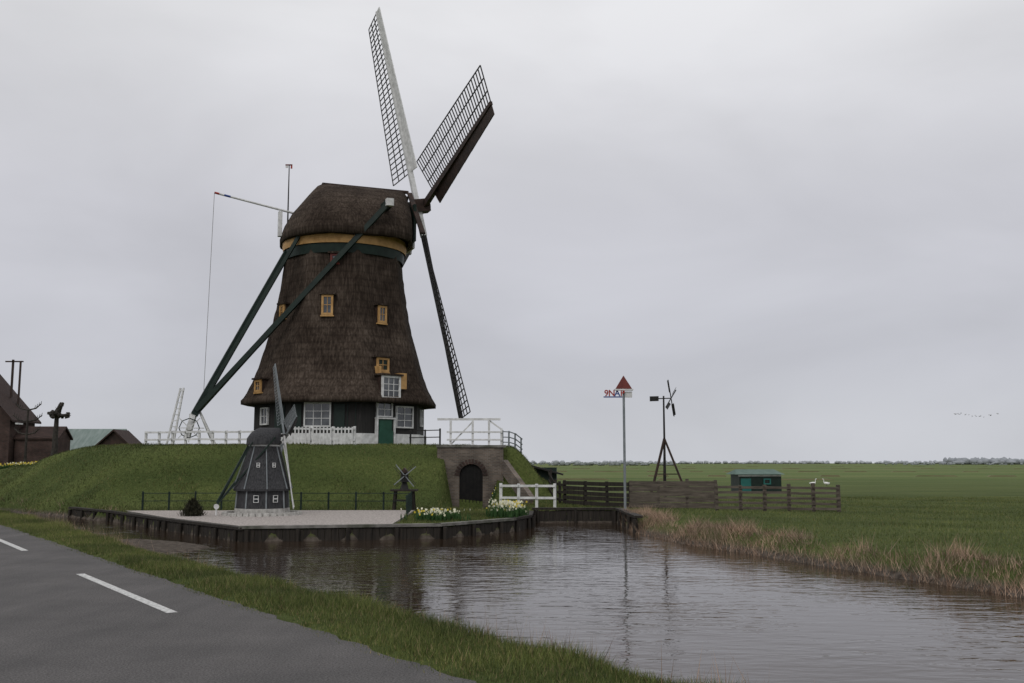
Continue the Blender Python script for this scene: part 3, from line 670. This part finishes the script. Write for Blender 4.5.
for i in range(N):
    (x0_,z0_),(x1_,z1_)=arch[i],arch[i+1]
    b.add([(x0_,y0,z0_),(x0_,y1,z0_),(x1_,y1,z1_),(x1_,y0,z1_)],[(0,1,2,3)],'brick')
    m=Vector(((x0_+x1_)/2,y0-.02,(z0_+z1_)/2)); dd=Vector((m.x-ac,0,m.z-az_)).normalized()
    b.obox(m+dd*.13,Vector((0,1,0)).cross(dd),(0,1,0),dd,.11,.06,.24,'redbrick')
b.add([(ac+ar_,y0,zb),(ac+ar_,y1,zb),(ac+ar_,y1,az_),(ac+ar_,y0,az_)],[(0,1,2,3)],'brick'); b.add([(ac-ar_,y0,zb),(ac-ar_,y1,zb),(ac-ar_,y1,az_),(ac-ar_,y0,az_)],[(0,1,2,3)],'brick')
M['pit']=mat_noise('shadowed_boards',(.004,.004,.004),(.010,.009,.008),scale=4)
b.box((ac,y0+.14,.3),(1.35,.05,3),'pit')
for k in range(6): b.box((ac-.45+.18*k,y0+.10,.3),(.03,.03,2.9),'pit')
b.box((xa-.05,(y0+y1)/2,.6),(.1,y1-y0,3.7),'brick'); b.box((xb+.002,(y0+y1)/2,.6),(.01,y1-y0,3.7),'brick')
b.box(((xa+xb)/2,(y0+y1)/2,zt+.06),(xb-xa+.3,.6,.12),'concrete')
b.beam((xb+.05,51.7,1.5),(.9,48.6,-.25),.25,.7,'brick')
b.build('brick_sluice_wall')
fence('white_railing',[(-.5,45.3),(1.9,44.9)],1.1,'white',.12,.83,(.42,.9),.1,.05,base=-.35)
def plankfence(name,a,c,hgt,nr,mat,spacing,rw):
    b=B(); a=Vector((*a,0)); c=Vector((*c,0)); L=(c-a).length; d=(c-a).normalized(); nn=round(L/spacing); o=UP.cross(d)*(-.09)
    for j in range(nn+1):
        p=a.lerp(c,j/nn); g=h1(p.x,p.y); tilt=random.uniform(-.03,.03)
        b.beam((p.x,p.y,g-.3),(p.x+tilt,p.y,g+hgt+random.uniform(0,.12)),.13,.13,mat)
    for j in range(nn):
        p=a.lerp(c,j/nn); r=a.lerp(c,(j+1)/nn); p.z=h1(p.x,p.y); r.z=h1(r.x,r.y)
        for k in range(nr):
            z=hgt*(k+.6)/nr+random.uniform(-.015,.015); b.beam(p+o+UP*z-d*.05,r+o+UP*(z+random.uniform(-.02,.02))+d*.05,.035,rw,mat)
    return b.build(name)
plankfence('plank_fence',(2.6,49.5),(5.3,45.2),1.15,5,'darkwood',1.6,.18)
plankfence('plank_fence',(5.3,45.2),(9.0,44.8),1.2,5,'wood',1.4,.225)
plankfence('wooden_rail_fence',(8.6,42.5),(13.3,41.2),1.05,5,'wood',.95,.10)
plankfence('wooden_rail_fence',(2.0,52.5),(2.6,49.5),1.1,3,'darkwood',1.2,.12)
b=B(); b.box((1.7,57.5,.9),(1.7,.3,1.0),'green',-.15); b.beam((-.2,57.2,1.85),(2.9,57.0,1.0),.5,.10,'black'); b.build('green_bulkhead')

# ------------------------------------------------------------------ small stuff on quay
b=B(); mx_,my_=-4.75,44.6; gz=-.40
for dx in(-.45,.45):
    for dy in(-.3,.3): b.beam((mx_+dx,my_+dy,gz-.1),(mx_+dx*.85,my_+dy*.85,gz+.82),.1,.1,'darkwood')
b.box((mx_,my_,gz+.86),(1.15,.8,.08),'darkwood'); b.box((mx_,my_,gz+.42),(.8,.5,.05),'darkwood')
b.box((mx_,my_,gz+1.06),(.34,.34,.32),'black',.3,.5); b.box((mx_,my_,gz+1.42),(.3,.42,.4),'black',.3,.9)
b.add([(mx_-.2,my_-.25,gz+1.62),(mx_+.2,my_-.25,gz+1.62),(mx_+.2,my_+.25,gz+1.62),(mx_-.2,my_+.25,gz+1.62),(mx_,my_-.25,gz+1.85),(mx_,my_+.25,gz+1.85)],[(0,1,4),(2,3,5),(1,2,5,4),(3,0,4,5)],'brown')
hc=Vector((mx_+.05,my_-.32,gz+1.5))
for k in range(4):
    a=.7+k*math.pi/2; dd=Vector((math.cos(a),0,math.sin(a))); sd=Vector((-dd.z,0,dd.x)); b.beam(hc,hc+dd*.62,.04,.04,'metal')
    for j in range(7): b.beam(hc+dd*(.15+.07*j),hc+dd*(.15+.07*j)+sd*.14,.014,.014,'black')
    b.beam(hc+dd*.15+sd*.14,hc+dd*.6+sd*.14,.015,.015,'black')
b.cyl(hc-Vector((0,-.15,0)),hc+Vector((0,-.08,0)),.04,.04,'black',8)
b.build('miniature_post_mill')
def shrub(name,c,r,h,n,c1,c2):
    x=c[0]+rng.normal(0,r*.45,n); y=c[1]+rng.normal(0,r*.45,n); z=c[2]+rng.uniform(0,h,n)*np.exp(-((x-c[0])**2+(y-c[1])**2)/(r*r))
    return blades(name,x,y,z,rng.uniform(.06,.2,n),.04,1.5,mat_blade(name+'_leaves',c1,c2))
shrub('shrub',(-12.3,39.0,-.35),.36,.6,1500,(.012,.014,.008),(.05,.05,.03))
def daffs(name,cx,cy,rx,ry,n,rot=0,hgt=.3,yf=.2,fr_=.75,fs_=1.0):
    b=B(); ca,sa=math.cos(rot),math.sin(rot)
    for i in range(n):
        u,v=random.gauss(0,.45)*rx,random.gauss(0,.45)*ry; x=cx+u*ca-v*sa; y=cy+u*sa+v*ca; g=h1(x,y)
        if g<-.6: continue
        for k in range(5):
            a=random.uniform(0,6.28); w=.02; l=random.uniform(.02,.12); hh=hgt*random.uniform(.6,1)
            b.add([(x-math.cos(a)*w,y-math.sin(a)*w,g-.02),(x+math.cos(a)*w,y+math.sin(a)*w,g-.02),(x+math.sin(a)*l,y-math.cos(a)*l,g+hh)],[(0,1,2)],'leaf')
        if random.random()<fr_:
            z=g+hgt*random.uniform(.55,1.15); r=random.uniform(.03,.055)*fs_; a=random.uniform(0,6.28); fx,fy=math.cos(a),math.sin(a); tl=random.uniform(-.3,.3)
            cc=Vector((x,y,z)); o=Vector((fx,fy,tl)).normalized(); p=o.cross(UP).normalized(); q_=p.cross(o)
            b.add([cc+(p*math.cos(t)+q_*math.sin(t))*r*(1 if j%2 else .55) for j,t in enumerate([i2*math.pi/6 for i2 in range(12)])],[tuple(range(12))],'yflower' if random.random()<yf else 'flower')
    return b.build(name)
M['leaf']=mat_noise('daffodil_leaf',(.02,.06,.015),(.05,.11,.03),scale=6)
daffs('daffodil_bed',-2.7,37.2,.95,.8,230,.1,.38,.2,.6,1.1)
daffs('daffodil_bed',-.1,39.2,.75,1.3,420,.1,.55,.2,.7,1.25)
daffs('daffodil_bed',-1.2,50.3,.5,.8,40,.1,.3)
daffs('daffodil_bed',-31.5,63.5,4.5,.6,420,0,.32,.6,.8,1.3)

# ------------------------------------------------------------------ sign pole
sg=empty('route_sign_post',(4.65,41.6,-.35)); b=B(); sx,sy=4.65,41.6
b.cyl((sx,sy,-.7),(sx,sy,4.62),.055,.05,'metal',12); b.box((sx,sy,-.28),(.25,.25,.12),'concrete')
b.add([(sx-.34,sy-.1,4.72),(sx+.34,sy-.1,4.72),(sx+.34,sy+.1,4.72),(sx-.34,sy+.1,4.72),(sx,sy,5.28)],[(0,1,4),(1,2,4),(2,3,4),(3,0,4),(3,2,1,0)],'darkred')
b.box((sx-.0,sy,4.68),(.78,.24,.06),'white'); b.box((sx-.45,sy,4.38),(.78,.03,.05),'blue'); b.box((sx+.2,sy,4.48),(.3,.03,.25),'white')
b.build('post_and_finial',sg)
def text(s,loc,size,mat,parent):
    cu=bpy.data.curves.new('lettering','FONT'); cu.body=s; cu.size=size; cu.extrude=.015; cu.align_x='CENTER'; cu.offset=.008
    o=bpy.data.objects.new('lettering',cu); bpy.context.collection.objects.link(o); o.rotation_euler=(rad(90),0,0)
    o.location=Vector(loc)-parent.location; o.data.materials.append(M[mat]); o.parent=parent
text('9',(sx-.72,sy-.02,4.42),.36,'red',sg); text('N',(sx-.50,sy-.02,4.42),.36,'red',sg); text('A',(sx-.27,sy-.02,4.42),.36,'blue',sg); text('P',(sx-.06,sy-.09,4.42),.36,'red',sg)

# ------------------------------------------------------------------ meadow wind pump
b=B(); wx,wy=9.1,60.; g=-.35
b.cyl((wx,wy,g-.2),(wx,wy,5.65),.08,.05,'black',8)
for dx,dy in((-1.0,-.6),(1.3,-.5),(.1,1.2)): b.beam((wx+dx,wy+dy,g-.1),(wx,wy,3.1),.11,.11,'brown')
b.beam((wx-.55,wy-.35,1.0),(wx+.75,wy-.3,1.0),.06,.06,'brown')
hc=Vector((wx+.15,wy-.05,5.5)); wn=Vector((.9,-.43,0)).normalized(); wt=Vector((wn.y,-wn.x,0))
b.beam(hc+wn*.3,hc-wn*.7,.06,.06,'black')
b.obox(hc-wn*.75,wn,wn.cross(UP),UP,.55,.03,.3,'black')
for k in range(4):
    a=rad(62)+k*math.pi/2; dd=wt*math.cos(a)+UP*math.sin(a); sd=wn.cross(dd); c0=hc+wn*.3
    b.beam(c0,c0+dd*1.2,.05,.04,'black'); b.obox(c0+dd*.8+sd*.11,dd,(sd*.8+wn*.5).normalized(),(wn*.8-sd*.5).normalized(),.75,.2,.02,'black')
b.build('meadow_wind_pump')
sh=empty('garden_shed',(16.9,70,-.35)); b=B()
b.box((16.9,70,.25),(2.9,2.2,1.3),'green',.05); b.box((16.9,68.86,.80),(2.95,.05,.10),'white',.05)
M['teal']=mat_noise('teal_paint',(.02,.11,.10),(.03,.15,.13),scale=3)
b.box((15.95,68.84,.15),(.7,.05,.9),'teal',.05); window(b,(17.4,68.93,.4),(0.05,-1,0),.5,.4,'teal',1,1)
b.build('shed_wall',sh)
b=B(); b.add([(15.2,68.6,.88),(18.6,68.7,.88),(18.4,71.4,.88),(15.1,71.3,.88),(15.5,70,1.22),(18.2,70.1,1.22)],[(0,1,5,4),(1,2,5),(2,3,4,5),(3,0,4),(3,2,1,0)],'greenroof'); b.build('shed_roof',sh)

# ------------------------------------------------------------------ buildings at left
def gable(name,x0,x1,y0,y1,zb,ze,zr,wall,roof,axis='y',ov=.35):
    e=empty(name,((x0+x1)/2,(y0+y1)/2,zb)); b=B()
    b.box(((x0+x1)/2,(y0+y1)/2,(zb+ze)/2),(x1-x0,y1-y0,ze-zb),wall)
    if axis=='y':
        xm=(x0+x1)/2
        for yy in (y0+.003,y1-.003): b.add([(x0,yy,ze),(x1,yy,ze),(xm,yy,zr)],[(0,1,2)],wall)
    else:
        ym=(y0+y1)/2
        for xx in (x0+.003,x1-.003): b.add([(xx,y0,ze),(xx,y1,ze),(xx,ym,zr)],[(0,1,2)],wall)
    b.build('walls',e); b=B()
    for sgn in (-1,1):
        if axis=='y':
            xe=x0 if sgn<0 else x1; k=(zr-ze)/(x1-xm); xo=xe+sgn*ov; zo=ze-k*ov
            vs=[(xm,y0-ov,zr+.05),(xo,y0-ov,zo+.05),(xo,y1+ov,zo+.05),(xm,y1+ov,zr+.05)]
        else:
            ye=y0 if sgn<0 else y1; k=(zr-ze)/(y1-ym); yo=ye+sgn*ov; zo=ze-k*ov
            vs=[(x0-ov,ym,zr+.05),(x0-ov,yo,zo+.05),(x1+ov,yo,zo+.05),(x1+ov,ym,zr+.05)]
        vs+= [(a,b_,c+.14) for a,b_,c in vs]
        b.add(vs,[(3,2,1,0),(4,5,6,7),(0,1,5,4),(1,2,6,5),(2,3,7,6),(3,0,4,7)],roof)
    b.build('roof',e); return e
e=gable('brick_farmhouse',-52,-38.3,76.5,80.5,-.5,5.1,12.6,'redbrick','tile')
b=B(); b.box((-39.6,79,8.3),(.14,.14,3.0),'brown'); b.box((-39.0,79,7.9),(.12,.12,3.6),'brown'); b.beam((-40.2,79,9.65),(-38.8,79,9.65),.14,.10,'brown'); b.build('chimney_frame',e)
b=B(); b.box((-37.85,77,4.65),(.16,.9,.12),'white'); window(b,(-38.297,78.6,3.4),(1,0,0),.9,1.2,'white',2,2); b.build('window_and_gutter',e)
gable('brick_outhouse',-38.2,-34.9,77.2,79.4,-.5,3.5,4.3,'redbrick','tile','x',.15)
gable('barn',-38.5,-33.2,83,88,-.5,2.6,4.35,'redbrick','greyroof','x')
gable('timber_barn',-32.2,-28.0,76,78.5,-.5,2.1,4.0,'brown','tile','y',.25)
def pollard(name,x,y,h,seed):
    r=random.Random(seed); b=B(); g=h1(x,y); p=Vector((x,y,g-.2))
    for i in range(5):
        q_=Vector((x+r.uniform(-.08,.08),y,g+h*(i+1)/6)); b.cyl(p,q_,.24-.02*i,.22-.02*i,'bark',9); p=q_
    for k in range(9):
        a=r.uniform(0,6.28); el=r.uniform(.1,1.2); l=r.uniform(.35,.75); d=Vector((math.cos(a)*math.cos(el),math.sin(a)*math.cos(el),math.sin(el)))
        e=p+d*l; b.cyl(p,e,.14,.1,'bark',7)
        for j in range(5):
            o=Vector([r.gauss(0,.1) for _ in range(3)]); b.cyl(e+o-d*.12,e+o+d*.12,.13,.09,'bark',6)
        for j in range(7):
            dd=(d+Vector([r.gauss(0,.5) for _ in range(3)])).normalized(); b.cyl(e,e+dd*r.uniform(.12,.3),.025,.01,'bark',4)
    return b.build(name)
pollard('pollard_tree',-31.6,69.5,5.9-h1(-31.6,69.5)-.3,3)
b=B(); g=h1(-33.3,69.5)
b.cyl((-33.6,69.5,g-.2),(-33.6,69.5,5.3),.1,.07,'bark',8)
for z_,w_ in((3.6,.9),(4.5,1.0),(5.3,.9)):
    for s_ in(-1,1):
        b.cyl((-33.6,69.5,z_),(-33.6+s_*w_*.6,69.5,z_+.12),.06,.05,'bark',6); b.cyl((-33.6+s_*w_*.6,69.5,z_+.12),(-33.6+s_*w_,69.5,z_+.45),.05,.03,'bark',6)
        for j in range(4): b.cyl((-33.6+s_*w_*(.5+.15*j),69.5,z_+.1+.08*j),(-33.6+s_*w_*(.5+.15*j)+.05,69.5,z_+.35+.09*j),.03,.015,'bark',5)
b.build('espalier_tree')

# ------------------------------------------------------------------ distance
import bmesh
def treerow(name,x0,x1,y,h,n,col,gap=0,jy=60):
    me_v=[];me_f=[]
    bm=bmesh.new(); bmesh.ops.create_icosphere(bm,subdivisions=2,radius=1); base=[v.co.copy() for v in bm.verts]; bf=[[v.index for v in f.verts] for f in bm.faces]; bm.free()
    for i in range(n):
        x=random.uniform(x0,x1)
        if gap and math.sin(x*.013+1)+math.sin(x*.031)<gap: continue
        hh=h*random.uniform(.3,1); w=h*random.uniform(.3,.9); yy=y+random.uniform(-jy,jy); o=len(me_v)
        for c in base:
            k=random.uniform(.7,1.25); me_v.append((x+c.x*w*k,yy+c.y*w*k,-.4+hh*.5+c.z*hh*.55*k))
        me_f+=[[a+o for a in f] for f in bf]
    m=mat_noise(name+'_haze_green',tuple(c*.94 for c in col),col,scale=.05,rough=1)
    return np_mesh(name,np.array(me_v),np.array(me_f),m,True)
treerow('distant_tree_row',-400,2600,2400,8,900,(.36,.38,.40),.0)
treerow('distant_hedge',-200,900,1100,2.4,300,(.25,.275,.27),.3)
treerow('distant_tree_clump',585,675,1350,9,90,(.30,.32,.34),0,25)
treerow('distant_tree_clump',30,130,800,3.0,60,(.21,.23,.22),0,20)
M['reedline']=mat_noise('ditch_reeds',(.12,.115,.055),(.18,.16,.085),scale=.3)
b=B()
for yy,x0,x1 in((150,20,160),(230,10,260),(120,3,40),(340,20,400),(520,0,600)):
    xx=x0
    while xx<x1:
        l_=random.uniform(2,9); b.box((xx+l_/2,yy+random.uniform(-1,1),-.28),(l_,random.uniform(.4,1.0),random.uniform(.15,.35)),'reedline',0,.8); xx+=l_+random.uniform(0,14)
b.build('ditch_reed_strips')

# ------------------------------------------------------------------ birds
def swan(x,y,f,k=.62):
    g=h1(x,y); e=empty('swan',(x,y,g))
    co=[(-.48*f,0,.42),(-.25*f,0,.36),(.05*f,0,.36),(.28*f,0,.42),(.40*f,0,.58),(.38*f,0,.78),(.42*f,0,.95),(.52*f,0,1.0),(.62*f,0,.96)]
    rr=[.05,.17,.21,.14,.06,.045,.045,.06,.025]
    me=bpy.data.meshes.new('body'); me.from_pydata(co,[(i,i+1) for i in range(8)],[]); o=bpy.data.objects.new('body',me); bpy.context.collection.objects.link(o)
    m=o.modifiers.new('Skin','SKIN')
    for i,v in enumerate(me.skin_vertices[0].data): v.radius=(rr[i],rr[i])
    me.skin_vertices[0].data[2].use_root=True
    s_=o.modifiers.new('Sub','SUBSURF'); s_.levels=2; s_.render_levels=2; me.materials.append(M['swan']); o.parent=e
    b=B(); b.cyl((.62*f,0,.96),(.74*f,0,.93),.022,.01,'orange',6)
    for dy in(-.07,.07): b.cyl((0,dy,-.02),(-.03*f,dy,.24),.015,.02,'black',5); b.box((.05*f,dy,.01),(.13,.09,.02),'black')
    o2=b.build('beak_and_legs'); o2.parent=e
    e.scale=(k,k,k)
swan(26.2,88,1); swan(27.6,88.6,-1)
b=B()
for i in range(22):
    x=184+i*.95+random.uniform(-.4,.4); y=420+random.uniform(-4,4); z=21.6+.6*math.sin(i*.35)+random.uniform(-.3,.3); f=random.uniform(.1,.5)
    b.cyl((x-.3,y,z),(x+.3,y,z+.03),.07,.03,'rope',5); b.add([(x-.1,y,z),(x+.12,y,z),(x-.05,y-.7,z+f)],[(0,1,2)],'rope'); b.add([(x-.1,y,z),(x+.12,y,z),(x-.05,y+.7,z+f)],[(0,1,2)],'rope')
b.build('goose_flock')

# ------------------------------------------------------------------ sky, light, camera
w=bpy.data.worlds.new("World"); scene.world=w; w.use_nodes=True; nt=w.node_tree; bg=nt.nodes['Background']
sky=nt.nodes.new('ShaderNodeTexSky'); sky.sky_type='NISHITA'; sky.sun_disc=False; sky.sun_elevation=rad(40); sky.sun_rotation=rad(200)
tc=nt.nodes.new('ShaderNodeTexCoord'); sp=nt.nodes.new('ShaderNodeSeparateXYZ'); nt.links.new(tc.outputs['Generated'],sp.inputs[0])
cr=nt.nodes.new('ShaderNodeValToRGB'); e=cr.color_ramp.elements
e[0].position=0; e[0].color=(.575,.59,.635,1); e[1].position=.6; e[1].color=(.84,.84,.86,1)
q_=e.new(.10); q_.color=(.56,.565,.615,1); q_=e.new(.24); q_.color=(.62,.62,.665,1); q_=e.new(.42); q_.color=(.77,.77,.79,1)
nt.links.new(sp.outputs[2],cr.inputs['Fac'])
mp=nt.nodes.new('ShaderNodeMapping'); mp.inputs['Scale'].default_value=(1.3,1.3,3.2); mp.inputs['Location'].default_value=(.7,.2,.4); nt.links.new(tc.outputs['Generated'],mp.inputs['Vector'])
no=nt.nodes.new('ShaderNodeTexNoise'); no.inputs['Scale'].default_value=1.9; no.inputs['Detail'].default_value=6; no.inputs['Roughness'].default_value=.46; no.inputs['Distortion'].default_value=.3; nt.links.new(mp.outputs[0],no.inputs['Vector'])
r2=nt.nodes.new('ShaderNodeMapRange'); r2.inputs[1].default_value=.3; r2.inputs[2].default_value=.7; r2.inputs[3].default_value=.86; r2.inputs[4].default_value=1.11; nt.links.new(no.outputs['Fac'],r2.inputs[0])
vm=nt.nodes.new('ShaderNodeVectorMath'); vm.operation='SCALE'; nt.links.new(cr.outputs[0],vm.inputs[0]); nt.links.new(r2.outputs[0],vm.inputs['Scale'])
sk=nt.nodes.new('ShaderNodeVectorMath'); sk.operation='SCALE'; nt.links.new(sky.outputs[0],sk.inputs[0]); sk.inputs['Scale'].default_value=.06
mx=nt.nodes.new('ShaderNodeMix'); mx.data_type='RGBA'; mx.inputs['Factor'].default_value=.94; nt.links.new(sk.outputs[0],mx.inputs[6]); nt.links.new(vm.outputs[0],mx.inputs[7])
nt.links.new(mx.outputs[2],bg.inputs['Color']); bg.inputs['Strength'].default_value=1.0
sun=bpy.data.lights.new('sun','SUN'); sun.energy=.7; sun.angle=rad(25); sun.color=(1,.97,.93)
so=bpy.data.objects.new('sun',sun); bpy.context.collection.objects.link(so); so.rotation_euler=(rad(50),0,rad(-20))
cam=bpy.data.cameras.new('camera'); co=bpy.data.objects.new('camera',cam); bpy.context.collection.objects.link(co)
cam.sensor_width=36; cam.lens=35.156; cam.clip_end=12000; cam.clip_start=.1
co.location=(0,0,1.65); co.rotation_euler=(rad(90+6.93),0,0)
scene.camera=co
scene.view_settings.view_transform='Standard'; scene.view_settings.look='None'; scene.view_settings.exposure=0; scene.view_settings.gamma=1
